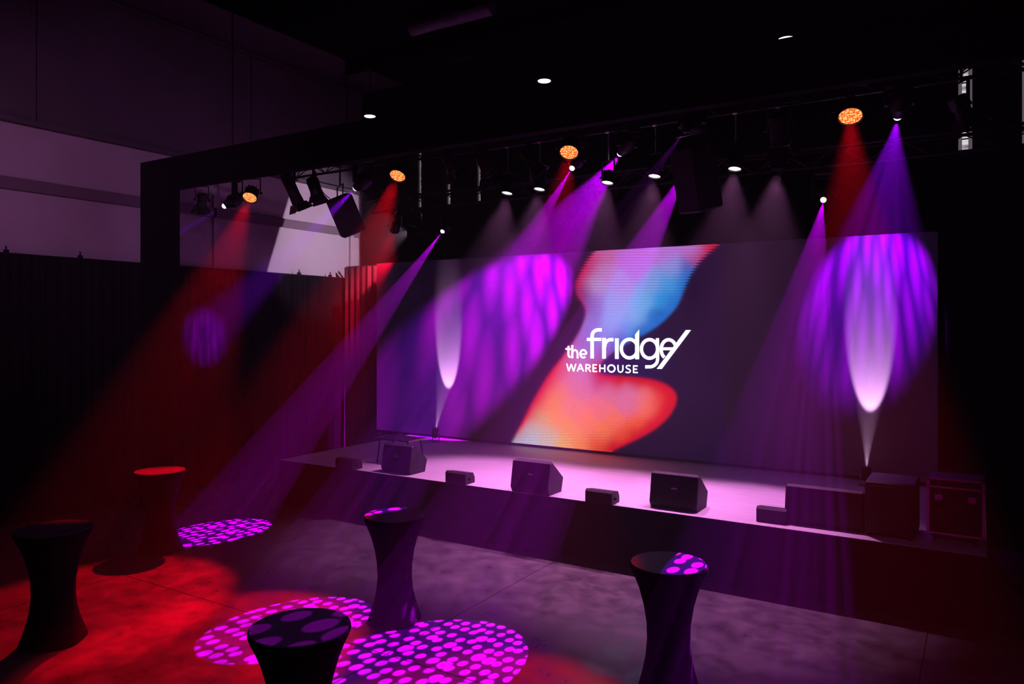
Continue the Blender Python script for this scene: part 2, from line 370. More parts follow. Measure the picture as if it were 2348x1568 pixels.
# steps at the right end
st = thing('stage_steps', 'dark wooden steps leading down from the right end of the stage', 'steps', (0.65, 9.6, 0))
for k in range(3):
    z = SZ - 0.2*(k+1); x0 = 0.08 + 0.28*k
    part('tread', G().box((x0, 9.0, z-0.04), (x0+0.30, 10.1, z)), M_BOARD, st, smooth=0)
    part('riser', G().box((x0+0.27, 9.03, 0.0), (x0+0.285, 10.07, z-0.04)), M_BOARD, st, smooth=0)
for y in (9.0, 10.07): part('stringer', G().prism([(0.08, 0.0), (0.92, 0.0), (0.92, 0.1), (0.08, SZ-0.2)], 'y', y, y+0.03), M_BOARD, st, smooth=0)

# ------------------------------------------------------------------ LED wall
LY, LX0, LX1, LZ0, LZ1 = 12.4, -11.2, -0.53, 0.83, 4.45
def attr_screen():
    m = bpy.data.materials.new('led screen face'); m.use_nodes = True; nt = m.node_tree; b = nt.nodes['Principled BSDF']
    b.inputs['Base Color'].default_value = (0.038, 0.034, 0.042, 1); b.inputs['Roughness'].default_value = 0.6; b.inputs['Specular IOR Level'].default_value = 0.3
    a = nt.nodes.new('ShaderNodeAttribute'); a.attribute_name = 'Col'; nt.links.new(a.outputs['Color'], b.inputs['Emission Color']); b.inputs['Emission Strength'].default_value = 1.0
    return m
M_LED = attr_screen()
M_LEDOFF = mat('dark led face', (0.038, 0.034, 0.042), 0.6, spec=0.3, emit=(0.3, 0.12, 0.6), es=0.012)
scr = thing('video_wall', 'wide black LED video wall showing a red and blue ribbon and the venue logo', 'screen', ((LX0+LX1)/2, LY, SZ))
nC, nR = 11, 4
ix0, ix1 = at_Y(1165, 700, LY).x, at_Y(1662, 700, LY).x
part('cabinet', G().box((LX0, LY+0.012, LZ0), (LX1, LY+0.14, LZ1)), M_PLAST, scr, smooth=0)
part('base_frame', G().box((LX0, LY+0.03, SZ), (LX1, LY+0.12, LZ0)), M_PLAST, scr, smooth=0)
part('display', G().box((LX0, LY, LZ0), (ix0, LY+0.012, LZ1)), M_LEDOFF, scr, smooth=0)
part('display', G().box((ix1, LY, LZ0), (LX1, LY+0.012, LZ1)), M_LEDOFF, scr, smooth=0)
for x in np.linspace(LX0+0.3, LX1-0.3, 6):
    part('rear_brace', G().tube([(x, LY+0.14, LZ1-0.6), (x, 12.72, SZ)], 0.02).cyl((x, LY+0.1, SZ+0.02), (x, 12.72, SZ+0.02), 0.02), M_PLAST, scr)

def lit_image():
    zx = lambda p: (1150 + p[0]/3.0745, 540 + p[1]/3.0745)
    left = [(640,110),(595,170),(560,230),(525,300),(510,350),(520,420),(560,470),(588,510),(592,560),(560,660),(500,760),(430,850),(340,960),(280,1060),(220,1160),(150,1300),(75,1457)]
    right = [(1537,68),(1400,190),(1330,300),(1290,400),(1240,500),(1160,590),(1060,670),(950,725),(850,780),(770,835),(715,885),(680,930),(680,965),(760,985),(900,993),(1040,1008),(1150,1040),(1215,1085),(1240,1140),(1222,1215),(1170,1290),(1080,1370),(950,1440),(790,1514)]
    def smoothpoly(pts, it=2):
        for _ in range(it):
            q = [pts[0]]
            for a, b in zip(pts[:-1], pts[1:]):
                q += [(a[0]*.75+b[0]*.25, a[1]*.75+b[1]*.25), (a[0]*.25+b[0]*.75, a[1]*.25+b[1]*.75)]
            q.append(pts[-1]); pts = q
        return pts
    l = smoothpoly(left); r = smoothpoly(right)
    # colours measured on the picture (display RGB) in the same coordinates
    C = [((700,140),(205,105,175)),((900,130),(195,110,215)),((1150,120),(195,120,225)),((1350,110),(195,120,215)),((1480,90),(205,25,60)),((1400,170),(190,30,80)),
         ((640,160),(205,30,90)),((600,230),(205,30,100)),((545,320),(200,20,90)),((560,400),(150,25,110)),((590,480),(110,30,120)),
         ((700,250),(195,130,200)),((950,230),(190,120,230)),((1200,230),(150,150,235)),((1330,240),(60,100,190)),((650,350),(190,150,215)),((850,350),(175,150,235)),((1050,340),(130,165,240)),((1200,330),(60,160,235)),((1290,340),(0,110,200)),
         ((650,470),(150,120,210)),((800,470),(150,160,235)),((1000,450),(110,175,240)),((1130,450),(30,150,230)),((1210,480),(0,110,200)),((640,570),(130,110,200)),((780,580),(140,160,235)),((950,580),(120,170,235)),((1080,600),(20,120,215)),((1130,590),(0,80,170)),
         ((620,660),(140,110,205)),((760,670),(135,145,230)),((900,670),(90,140,225)),((1000,680),(10,90,180)),((560,740),(150,100,195)),((700,760),(140,120,215)),((830,750),(80,90,190)),((520,830),(180,110,190)),((640,840),(160,110,200)),((730,840),(150,60,140)),
         ((460,880),(205,80,130)),((560,920),(200,115,190)),((660,930),(190,60,110)),((400,950),(225,60,60)),((470,1000),(225,110,160)),((600,1000),(215,110,170)),((690,1000),(200,30,60)),((800,1010),(205,0,25)),((950,1020),(200,0,25)),((1100,1050),(210,10,20)),((1200,1130),(220,0,30)),((1190,1220),(215,5,30)),
         ((330,1030),(220,20,30)),((400,1080),(245,120,100)),((550,1080),(225,110,150)),((750,1100),(220,105,150)),((900,1110),(220,110,160)),((1020,1130),(235,110,120)),((1100,1150),(230,60,40)),
         ((260,1140),(215,15,30)),((340,1180),(250,130,80)),((500,1200),(245,120,120)),((700,1220),(240,110,120)),((900,1210),(225,105,150)),((1030,1220),(245,110,90)),((1110,1270),(225,30,30)),
         ((190,1260),(205,15,40)),((260,1290),(225,150,100)),((400,1310),(255,135,85)),((600,1320),(255,120,90)),((800,1320),(250,110,90)),((950,1310),(245,90,50)),((1050,1360),(215,15,25)),
         ((130,1370),(190,120,120)),((220,1370),(200,175,180)),((330,1390),(225,165,140)),((500,1400),(255,140,90)),((700,1410),(250,120,80)),((850,1410),(235,70,40)),((950,1420),(205,5,25)),
         ((100,1440),(170,170,195)),((200,1440),(185,190,215)),((320,1450),(200,185,190)),((430,1460),(240,170,100)),((560,1470),(250,130,60)),((680,1480),(230,60,35)),((780,1500),(190,0,20))]
    pc = np.array([p for p, _ in C], float); cc = (np.array([c for _, c in C], float)/255.0)
    cc = np.where(cc <= 0.04045, cc/12.92, ((cc+0.055)/1.055)**2.4)
    x0, x1 = ix0, ix1; nx, nz = 400, 380
    X = np.linspace(x0, x1, nx); Z = np.linspace(LZ0, LZ1, nz)
    XX, ZZ = np.meshgrid(X, Z)
    dx, dy, dz = XX, np.full_like(XX, LY), ZZ - HC
    dep = -SN*dx + CS*dy; lat = CS*dx + SN*dy
    qx = (CXP + FPX*lat/dep - 1150)*3.0745; qy = (HORP - FPX*dz/dep - 540)*3.0745
    P = np.stack([qx.ravel(), qy.ravel()], 1)
    def segdist(P, pts):
        d = np.full(len(P), 1e9)
        for a, b in zip(pts[:-1], pts[1:]):
            a = np.array(a); b = np.array(b); ab = b-a; t = np.clip(((P-a)@ab)/(ab@ab), 0, 1)
            d = np.minimum(d, np.linalg.norm(P-(a+t[:,None]*ab), axis=1))
        return d
    top = [(640, 60), (1560, 10)]; poly = [(660, 40)] + l + [(60, 1500), (75, 1560), (700, 1600)] + r[::-1] + [(1560, 30)]
    ins = np.zeros(len(P), bool)
    for a, b in zip(poly, poly[1:] + poly[:1]):
        c = ((a[1] > P[:,1]) != (b[1] > P[:,1]))
        xi = (b[0]-a[0])*(P[:,1]-a[1])/((b[1]-a[1]) or 1e-9) + a[0]
        ins ^= c & (P[:,0] < xi)
    d = np.minimum(segdist(P, l), segdist(P, r)); sd = np.where(ins, d, -d)
    col = np.zeros((len(P), 3)); wsum = np.zeros(len(P))
    for p, c in zip(pc, cc):
        w = np.exp(-((P-p)**2).sum(1)/(2*47.0**2)) + 1e-9; col += w[:,None]*c; wsum += w
    col /= wsum[:,None]
    # ragged edge and line moire where the cells beat against the scan lines
    yy = P[:,1]
    line = 0.5+0.5*np.cos(2*np.pi*yy/19.5)
    amt = np.clip((620-yy)/260, 0, 1)*0.36 + np.clip((yy-1250)/160, 0, 1)*0.16
    rng = np.random.RandomState(3); grain = rng.rand(len(P))
    sd2 = sd - 22*np.clip((500-yy)/150, 0, 1)*line - 5*grain
    mask = 1/(1+np.exp(-(sd2)/5.0))
    col = col*(1 - (amt*line)[:,None]) * (1 - 0.16*grain)[:,None]
    bg = np.array([0.0035, 0.0012, 0.018]) + np.exp(-((P-np.array([880,900]))**2).sum(1)/(2*170.0**2))[:,None]*np.array([0.001, 0.002, 0.05])
    qs = [q for q in r if q[1] > 925]; up_ = [q for q in r if q[1] <= 925]
    dl, dlo, dup = segdist(P, l), segdist(P, qs), segdist(P, up_)
    xx = P[:,0]
    corner = np.clip((yy-1330)/120, 0, 1)*np.clip((420-xx)/250, 0, 1)
    wr = np.maximum(np.exp(-(dl/26.0)**2)*np.clip(0.35+0.65*(yy-700)/250, 0.35, 1)*(1-corner)*np.clip(1-np.exp(-((yy-640)/110)**2)*0.6, 0, 1), np.exp(-(dlo/(34+30*np.clip((xx-900)/250, 0, 1)))**2))
    wb_ = np.exp(-(dup/42.0)**2)*np.clip((yy-190)/80, 0, 1)*np.clip((880-yy)/120, 0, 1)*0.8
    red = np.array([0.62, 0.002, 0.012]); blu = np.array([0.0, 0.14, 0.56])
    col = col*(1-wr[:,None]) + red*wr[:,None]; col = col*(1-wb_[:,None]) + blu*wb_[:,None]
    out = col*1.12*mask[:,None] + bg*(1-mask)[:,None]
    me = bpy.data.meshes.new('ribbon_image')
    vx = np.stack([XX.ravel()-scr.location.x, np.full(XX.size, LY-0.001)-scr.location.y, ZZ.ravel()-scr.location.z], 1)
    idx = np.arange(nx*nz).reshape(nz, nx)
    F = np.stack([idx[:-1,:-1].ravel(), idx[:-1,1:].ravel(), idx[1:,1:].ravel(), idx[1:,:-1].ravel()], 1)
    me.vertices.add(len(vx)); me.vertices.foreach_set('co', vx.astype(np.float32).ravel())
    me.loops.add(F.size); me.loops.foreach_set('vertex_index', F.astype(np.int32).ravel())
    me.polygons.add(len(F)); me.polygons.foreach_set('loop_start', np.arange(0, F.size, 4, dtype=np.int32))
    me.update(calc_edges=True)
    ca = me.color_attributes.new('Col', 'FLOAT_COLOR', 'POINT')
    ca.data.foreach_set('color', np.concatenate([out, np.ones((len(out), 1))], 1).astype(np.float32).ravel())
    me.materials.append(M_LED)
    o = bpy.data.objects.new('ribbon_image', me); COL.objects.link(o); o.parent = scr
    o['label'] = 'red, orange and blue wavy ribbon glowing on the screen'
lit_image()

# logo lettering: ribbons of light, drawn as strokes in the screen plane
def stroke(g, pts, w, y=LY-0.006):
    """pts in logo units, w stroke width; offset on both sides, flat ends"""
    P = [Vector((p[0], p[1])) for p in pts]; Lf = []; Rt = []
    for i, p in enumerate(P):
        a = P[max(0, i-1)]; b = P[min(len(P)-1, i+1)]; t = (b-a).normalized(); n = Vector((-t.y, t.x))*w/2
        Lf.append(p+n); Rt.append(p-n)
    def wp(q): return at_Y(1270 + q.x/7.115, 730 + q.y/7.115, y)
    vs = []; fs = []
    for a, b in zip(Lf, Rt): vs += [wp(a), wp(b)]
    for i in range(len(P)-1): fs.append((2*i, 2*i+1, 2*i+3, 2*i+2))
    g.add(vs, fs)
def arc(cx, cy, rx, ry, a0, a1, n=20):
    return [(cx + rx*math.cos(math.radians(a0+(a1-a0)*k/n)), cy + ry*math.sin(math.radians(a0+(a1-a0)*k/n))) for k in range(n+1)]
g = G()
stroke(g, [(782,186),(750,186)] + arc(722,285,98,99,-90,-180,10)[0:] + [(624,400),(624,652)], 56)
stroke(g, [(538,342),(772,342)], 50)
stroke(g, [(818,318),(818,655)], 62); stroke(g, [(826,470),(836,412),(866,366),(910,346),(972,346)], 54)
stroke(g, [(1027,325),(1027,660)], 62)
stroke(g, arc(1232,492,132,152,0,360,40), 54)
g.add([at_Y(1270+a/7.115, 730+b/7.115, LY-0.007) for a, b in ((1325,262),(1391,182),(1391,665),(1325,665))], [(0,1,2,3)])
stroke(g, arc(1560,497,132,152,0,360,40), 54)
stroke(g, [(1690,322),(1692,640)] + arc(1560,665,132,125,0,80,10) + [(1490,790)], 52)
stroke(g, arc(1872,505,122,158,-25,-235,30), 54)
stroke(g, [(1775,495),(1975,495)], 46)
g.add([at_Y(1270+a/7.115, 730+b/7.115, LY-0.008) for a, b in ((2152,190),(2236,190),(1762,822),(1678,822))], [(0,1,2,3)])
stroke(g, [(238,448),(236,590),(248,622),(272,632)], 32); stroke(g, [(188,496),(276,500)], 30)
stroke(g, [(300,435),(300,650)], 32); stroke(g, [(300,570),(312,530),(345,514),(375,530),(386,570),(386,652)], 30)
stroke(g, arc(480,577,50,62,0,-310,24), 30); stroke(g, [(432,582),(532,582)], 26)
part('logo_lettering', g, M_TXT, scr, smooth=0, label='white lowercase letters and slash of the logo')
g = G()
def up(x, f): return (x, (735 + 0.027*(x-200))*(1-f) + (860 + 0.027*(x-200))*f)
def word(segs, w=22):
    for s_ in segs: stroke(g, [up(x, f) for x, f in s_], w)
word([[(210,0),(243,1)],[(243,1),(283,0.05)],[(283,0.05),(322,1)],[(322,1),(358,0)]], 21)
word([[(382,1),(432,0)],[(432,0),(484,1)],[(402,.65),(466,.65)]], 21)
word([[(524,0),(524,1)],[(524,.08),(565,.08),(588,.18),(590,.36),(570,.52),(524,.54)],[(558,.54),(600,1)]])
word([[(640,0),(640,1)],[(640,.07),(704,.07)],[(640,.5),(695,.5)],[(640,.93),(706,.93)]])
word([[(750,0),(750,1)],[(830,0),(830,1)],[(750,.5),(830,.5)]])
stroke(g, [(x, y+0.027*(x-200)) for x, y in arc(938,797,57,56,0,360,26)], 25)
word([[(1046,0),(1046,.6),(1058,.86),(1086,.95),(1114,.86),(1126,.6),(1126,0)]])
word([[(1252,.1),(1222,.03),(1188,.1),(1178,.28),(1196,.44),(1232,.55),(1250,.72),(1236,.92),(1205,.98),(1168,.9)]])
word([[(1300,0),(1300,1)],[(1300,.07),(1368,.07)],[(1300,.5),(1358,.5)],[(1300,.93),(1370,.93)]])
part('logo_lettering', g, M_TXT, scr, smooth=0, label='white capitals of the lower logo line')

# ------------------------------------------------------------------ portal in front of the lighting rig
pt = thing('portal_header', 'wide black header panel across the front of the lighting rig', 'panel', (-4, 7.8, 5.4))
part('fascia', G().box((-12.43, 7.72, 5.39), (6.3, 7.86, 5.93)), M_BLACKWALL, pt, smooth=0)
pl = thing('portal_tower', 'tall black tower holding up the left end of the header', 'tower', (-12.0, 7.8, 0))
part('tower_panel', G().box((-12.43, 7.72, 0.0), (-11.52, 7.86, 5.39)), M_BLACKWALL, pl, smooth=0)
part('foot_plate', G().box((-12.4, 7.5, 0.0), (-11.5, 8.1, 0.012)), M_PLAST, pl, smooth=0)

# ------------------------------------------------------------------ trusses
def truss(Y, x0, x1, zb, label, h=0.28):
    t = thing('truss', label, 'truss', ((x0+x1)/2, Y, zb), 'lighting trusses')
    for dy, dz in ((0, 0.025), (-h/2, h), (h/2, h)):
        part('chord', G().cyl((x0, Y+dy, zb+dz), (x1, Y+dy, zb+dz), 0.025, 8), M_PLAST, t)
    g = G(); x = x0; k = 0
    while x < x1-0.4:
        for dy in (-h/2, h/2):
            a, b = (Vector((x, Y, zb+0.025)), Vector((x+0.4, Y+dy, zb+h)))
            if k % 2: a, b = Vector((x, Y+dy, zb+h)), Vector((x+0.4, Y, zb+0.025))
            g.cyl(a, b, 0.01, 5)
        g.cyl((x, Y-h/2, zb+h), (x+0.4, Y+h/2, zb+h), 0.01, 5)
        x += 0.4; k += 1
    part('lattice', g, M_PLAST, t, kind='stuff')
    for x in (x0+1.5, (x0+x1)/2, x1-1.5): part('hoist_chain', G().cyl((x, Y-h/2, zb+h-0.02), (x, Y-h/2, ZC-0.15), 0.012, 6), M_PLAST, t)
    return t
TF, TM, TB = 5.72, 6.0, 5.45
truss(8.5, -12.3, 5.5, TF, 'front black lattice truss just behind the header')
truss(10.4, -11.5, 4.0, TM, 'middle black lattice truss above the stage monitors')
truss(12.0, -11.0, 2.0, TB, 'rear black lattice truss right above the video wall')

# ------------------------------------------------------------------ lamps
def hang(t, c, zt, halfw, d):
    """yoke + clamp from pivot c up to the truss chord at height zt"""
    s = Vector((d.y, -d.x, 0)); s = s.normalized() if s.length > 1e-3 else Vector((1,0,0))
    zc = min(zt-0.06, c.z + 0.24)
    g = G(); fw = Vector((-s.y, s.x, 0))
    for q in (-1, 1):
        a = c + s*q*halfw; b = Vector((a.x, a.y, zc)); g.obox((a+b)/2, s, fw, Vector((0,0,1)), 0.008, 0.035, max(0.04, (b-a).length)+0.03)
    m = Vector((c.x, c.y, zc)); g.obox(m, s, fw, Vector((0,0,1)), halfw*2+0.008, 0.035, 0.008)
    part('yoke', g, M_PLAST, t)
    yt = min((8.5, 10.4, 12.0), key=lambda v: abs(v-m.y))
    g = G().cyl(m, (m.x, m.y, zt-0.004), 0.014, 8)
    if abs(yt-m.y) > 0.02: g.cyl((m.x, m.y, zt-0.01), (m.x, yt, zt-0.01), 0.014, 8)
    g.lathe((m.x-0.03, yt, zt+0.025), (1,0,0), [(0, 0.034), (0.06, 0.034)], 12)
    part('clamp', g, M_STEEL, t)
    for q in (-1, 1): part('knob', G().cyl(c+s*q*(halfw-0.006), c+s*q*(halfw+0.03), 0.022, 8), M_PLAST, t)

def par(name, label, L, target, zt, lensm, r=0.12, length=0.24, group=None, cat='stage light', light=None):
    L = Vector(L); d = (Vector(target)-L).normalized()
    t = thing(name, label, cat, (L.x, L.y, L.z), group)
    g = G().lathe(L - d*length, d, [(0, r*0.55), (0.03, r*0.8), (length*0.55, r*0.95), (length-0.01, r*1.08), (length+0.022, r*1.12), (length+0.022, r*1.03), (length-0.004, r*1.0)], 28)
    part('can', g, M_PLAST, t)
    g = G()
    for k in range(10):
        a, b = basis(d); an = 2*math.pi*k/10; rad = a*math.cos(an)+b*math.sin(an); tan = d.cross(rad)
        g.obox(L - d*(length*0.72) + rad*r*0.93, rad, tan, d, 0.02, 0.006, length*0.4)
    part('cooling_fins', g, M_PLAST, t, kind='stuff')
    part('lens', G().lathe(L, d, [(0, r*0.98), (0.004, r*0.98)], 28), lensm, t)
    hang(t, L - d*length*0.45, zt, r*1.35, d)
    if light: spot('lamp_beam', L + d*0.03, target, parent=t, **light)
    return t

def mover(label, L, target, zt, r=0.05, light=None, lens=None, group='moving head lights'):
    L = Vector(L); d = (Vector(target)-L).normalized(); hl = 0.34; c = L - d*0.2
    t = thing('moving_head', label, 'moving light', (L.x, L.y, L.z), group)
    g = G().lathe(L - d*hl, d, [(0, 0.05), (0.02, 0.09), (0.08, 0.115), (0.2, 0.12), (0.28, r*1.5), (0.335, r*1.25), (hl+0.002, r*1.15), (hl+0.002, r*1.02), (hl-0.008, r*1.0)], 24)
    part('head', g, M_PLAST, t)
    part('lens', G().lathe(L, d, [(0, r), (r*0.35, r*0.95), (r*0.62, r*0.78), (r*0.85, r*0.5), (r*0.97, r*0.2)], 24), lens or M_LP, t)
    s = Vector((d.y, -d.x, 0)).normalized(); f = Vector((-s.y, s.x, 0)); z = Vector((0,0,1)); zb = zt-0.05
    zy = max(zb-0.09, c.z+0.1)
    g = G()
    for q in (-1, 1): g.obox((c + s*q*0.15 + Vector((0,0,(zy-c.z)/2))), s, f, z, 0.05, 0.09, zy-c.z+0.10, 0.015)
    g.obox(Vector((c.x, c.y, zy+0.02)), s, f, z, 0.35, 0.10, 0.05, 0.01)
    part('yoke', g, M_PLAST, t)
    part('base', G().obox(Vector((c.x, c.y, zy+0.10)), s, f, z, 0.30, 0.24, 0.11, 0.02), M_PLAST, t)
    part('clamp', G().cyl((c.x, c.y, zy+0.15), (c.x, c.y, max(zt, zy+0.17)), 0.02, 8).cyl((c.x-0.05, c.y, max(zt, zy+0.17)), (c.x+0.05, c.y, max(zt, zy+0.17)), 0.03, 10), M_PLAST, t)
    if light: spot('lamp_beam', L + d*(r+0.03), target, parent=t, **light)
    return t

def barn(label, L, d, zt, r, length, cat='stage light', name='profile_spotlight', group='unlit spotlights', box=0.0, flare=0.12):
    L = Vector(L); d = Vector(d).normalized()
    t = thing(name, label, cat, (L.x, L.y, L.z), group)
    a, b = basis(d)
    g = G()
    if box: g.obox(L - d*(length*0.72), a, b, d, box*1.7, box*1.9, length*0.55, 0.02)
    g.lathe(L - d*length, d, [(0, r*0.7), (length*0.15, r*1.0), (length*0.7, r*0.95), (length*0.94, r*1.05), (length, r*1.05)], 20)
    part('body', g, M_PLAST, t)
    part('lens', G().lathe(L, d, [(0.001, r*0.92), (0.008, r*0.8)], 20), M_GLASSOFF, t)
    for u, v in ((a, b), (-a, b), (b, a), (-b, a)):
        p0 = L + u*r*1.1; p1 = p0 + d*flare + u*flare*0.55
        w0, w1 = r*1.0, r*1.4; n = u.cross(v).normalized()*0.0; th = (d*0.55 - u).normalized()*0.004
        vs = [p0-v*w0, p0+v*w0, p1+v*w1, p1-v*w1]; vs += [q+th for q in vs]
        part('barn_door', G().add(vs, [(0,1,2,3),(7,6,5,4),(0,4,5,1),(1,5,6,2),(2,6,7,3),(3,7,4,0)]), M_PLAST, t, smooth=0)
    hang(t, L - d*length*0.5, zt, max(r*1.3, box), d)
    return t

PUR = (0.66, 0.0, 1.0)
# front truss, left to right
g_red = 'orange-glowing LED lamps on the front truss'
reds = [((573,452), at_Z(235,1372,0), 'orange LED lamp on the front truss, second light from the left end', 1.0),
        ((912,402), at_Z(505,1478,0), 'orange LED lamp on the front truss, right of the hung loudspeaker', 1.15),
        ((1305,348), at_Z(1100,1680,0), 'round orange LED lamp near the middle of the front truss', 0.55),
        ((1950,265), at_Z(1990,1900,0), 'large orange LED lamp at the right of the front truss', 0.7)]
for (px, tg, lb, k) in reds:
    L = at_Y(px[0], px[1], 8.5)
    par('led_par', lb, L, tg, TF, M_LR, 0.115, 0.22, g_red, light=dict(power=P_RED*k, angle=26, col=(1.0, 0.0, 0.012), blend=0.45, radius=0.06))
mv = [((515,472), at_X(120,705,-12.7), 'moving light with violet beam at the left end of the front truss', 0.6, 9, (0.35, 0, 1.0)),
      ((816,431), at_X(470,770,-12.7), 'moving light with violet beam just above the hung loudspeaker', 1.3, 13, (0.42, 0, 1.0)),
      ((1422,352), at_Y(1150,735,LY), 'moving light with wide magenta beam right of the middle orange lamp', 1.7, 31, (0.72, 0, 1.0)),
      ((2058,268), at_Y(2000,665,LY), 'moving light with wide violet fan at the far right of the rig', 0.42, 37, (0.42, 0, 1.0))]
for px, tg, lb, k, an, cl in mv:
    fr = px[0] < 1000
    mover(lb, at_Y(px[0], px[1], 8.5 if fr else 10.4), tg, TF if fr else TM, 0.045, light=dict(power=P_MOVE*k, angle=an, col=cl, blend=0.9 if fr else 0.45, radius=0.02, dots=(22 if an > 15 else 40, 0.35, 0.3)))
# movers over the stage throwing dot patterns on the floor
bk = [((1015,530), 12.0, TB, at_Z(505,1217,0), 'small moving light hanging low at the left above the video wall', 1.3, 10.6),
      ((1312,385), 10.4, TM, at_Z(680,1432,0), 'small moving light directly below the middle orange lamp', 1.1, 11),
      ((1578,379), 10.4, TM, at_Z(975,1515,0), 'moving light hidden behind the hung black loudspeaker', 1.25, 14),
      ((1888,458), 12.0, TB, Vector((-1.42, 4.75, 0)), 'small moving light hanging low at the right above the video wall', 0.9, 12)]
for px, Y, zt, tg, lb, k, an in bk:
    mover(lb, at_Y(px[0], px[1], Y), tg, zt, 0.042, light=dict(power=P_DOT*k, angle=an, col=PUR, blend=0.06, radius=0.006, dots=(54, 0.06, 0.03)))
# white lamps over the stage
whs = [((1163,441), 'white lamp leftmost in the row over the stage'), ((1237,432), 'white lamp second in the row over the stage, left of the magenta beam'),
       ((1393,417), 'white lamp crossed by the magenta beam over the stage'), ((1501,402), 'white lamp left of the hung black loudspeaker over the stage'),
       ((1685,385), 'white lamp right of the hung black loudspeaker over the stage'), ((1783,388), 'dim white lamp at the right end of the row over the stage')]
for k, (px, lb) in enumerate(whs):
    L = at_Y(px[0], px[1], 10.4)
    tg = Vector((L.x - 0.25, 9.35, SZ))
    par('white_par', lb, L, tg, TM, M_LW if k < 5 else M_GLASSOFF, 0.085, 0.18, 'white lamps over the stage', light=dict(power=P_WHITE, angle=54, col=(1.0, 0.30, 0.88), blend=0.6, radius=0.05))
# unlit lights on the front truss
barn('small unlit spotlight with open barn doors at the left end of the header', at_Y(462,474,8.45), (-0.25,0.1,-1), TF, 0.085, 0.24, name='fresnel_spotlight', box=0.09)
barn('long unlit spotlight pointing down, right of the second orange lamp', at_Y(684,466,8.55), (0.15,0.42,-0.9), TF, 0.095, 0.52, box=0.08)
barn('squat unlit spotlight behind the violet moving light above the loudspeaker', at_Y(728,448,8.6), (0.25,0.2,-0.95), TF, 0.10, 0.30, box=0.09)
barn('long unlit spotlight in front of the slit windows, left of the middle', at_Y(1042,392,8.5), (0.18,0.5,-0.85), TF, 0.09, 0.55, box=0.08)
barn('long unlit spotlight right of the slit windows on the front truss', at_Y(1122,402,8.6), (0.12,0.5,-0.85), TF, 0.09, 0.55, box=0.08)
barn('small unlit spotlight with blue-tinged glass above the white lamps', at_Y(1226,382,8.6), (0.45,0.35,-0.8), TF, 0.07, 0.28)
mover('added moving light above the hung black loudspeaker, throwing large dots on the nearest table', at_Y(1572,300,8.5), Vector((-3.83,3.5,1.1)), TF, 0.03, lens=M_GLASSOFF,
      light=dict(power=3600, angle=7.5, col=PUR, blend=0.1, radius=0.006, dots=(30, 0.06, 0.03)))  # extra mover added to put dots on the nearest table
barn('unlit spotlight above the dim white lamp on the front truss', at_Y(1790,330,8.5), (0,0.5,-0.85), TF, 0.10, 0.34, box=0.09)
barn('small unlit spotlight with barn doors in front of the right slit window', at_Y(2215,268,8.5), (0.35,0.25,-0.9), TF, 0.075, 0.22, name='fresnel_spotlight', box=0.08)

# ------------------------------------------------------------------ hung loudspeakers
def hung_speaker(label, c, ax, w, dpt, h, ztop, rotz):
    c = Vector(c); az = Vector(ax).normalized(); a0 = Vector((math.cos(rotz), math.sin(rotz), 0)); ay = az.cross(a0).normalized(); a0 = ay.cross(az).normalized()
    t = thing('hung_speaker', label, 'speaker', c, 'hung loudspeakers')
    rings = []
    for k in (-h/2, -h/2+0.02, h/2-0.02, h/2):
        q = 0.94 if abs(k) > h/2-0.01 else 1
        rings.append([c + az*k + a0*(x*q) + ay*(y*q) for x, y in ((-w/2, -dpt/2), (w/2, -dpt/2), (w*0.36, dpt/2), (-w*0.36, dpt/2))])
    part('cabinet', G().loft(rings), M_CAB, t, smooth=20)
    part('grille', G().obox(c - ay*(dpt/2+0.006), a0, ay, az, w*0.92, 0.012, h*0.92, 0.004), M_GRILLE, t)
    top = c - az*h*0.35
    g = G()
    for q in (-1, 1):
        g.tube([top + a0*q*(w/2+0.015), Vector((top.x + a0.x*q*(w/2+0.015), top.y + a0.y*q*(w/2+0.015), top.z+0.28))], 0.012)
    g.cyl(Vector((top.x-a0.x*(w/2+0.015), top.y-a0.y*(w/2+0.015), top.z+0.28)), Vector((top.x+a0.x*(w/2+0.015), top.y+a0.y*(w/2+0.015), top.z+0.28)), 0.012)
    g.cyl(Vector((top.x, top.y, top.z+0.28)), Vector((top.x, top.y, ztop)), 0.015)
    part('bracket', g, M_STEEL, t)
    yt = 8.5 if c.y < 9.38 else 10.4
    part('outrigger_pipe', G().cyl((top.x, min(top.y, yt)-0.05, ztop), (top.x, max(top.y, yt)+0.05, ztop), 0.024), M_PLAST, t)
hung_speaker('tilted black loudspeaker hung at the left above the pale wall patch', at_Y(792,494,9.35), (0.10,0.42,-0.85), 0.42, 0.38, 0.66, TF+0.05, math.radians(-38))
hung_speaker('tall black loudspeaker hung right of the middle above the ribbon picture', at_Y(1592,410,9.4), (0.06,0.30,-1), 0.46, 0.40, 0.82, TM+0.04, math.radians(-20))

# ------------------------------------------------------------------ pendant downlights
dls = [((848,267), 'round white ceiling downlight at the left end of the header'), ((1248,186), 'round white ceiling downlight above the middle of the stage'), ((1803,90), 'round white ceiling downlight highest at the right')]
for (px, lb) in dls:
    p = at_Z(px[0], px[1], 7.5)
    t = thing('downlight', lb, 'ceiling light', p, 'ceiling downlights')
    part('housing', G().lathe(p + Vector((0,0,0.004)), (0,0,1), [(0, 0.125), (0.05, 0.125), (0.12, 0.06), (0.2, 0.05)], 24), M_PLAST, t)
    part('diffuser', G().lathe(p, (0,0,1), [(-0.004, 0.112), (0.004, 0.118)], 24), M_LD, t)
    part('rod', G().cyl(p+Vector((0,0,0.2)), (p.x, p.y, ZC-0.12), 0.01), M_PLAST, t)
a = at_Z(945,66,8.45); b = at_Z(1128,16,8.45)
dc = thing('air_duct', 'short grey air duct under the black ceiling, top middle', 'duct', (a+b)/2)
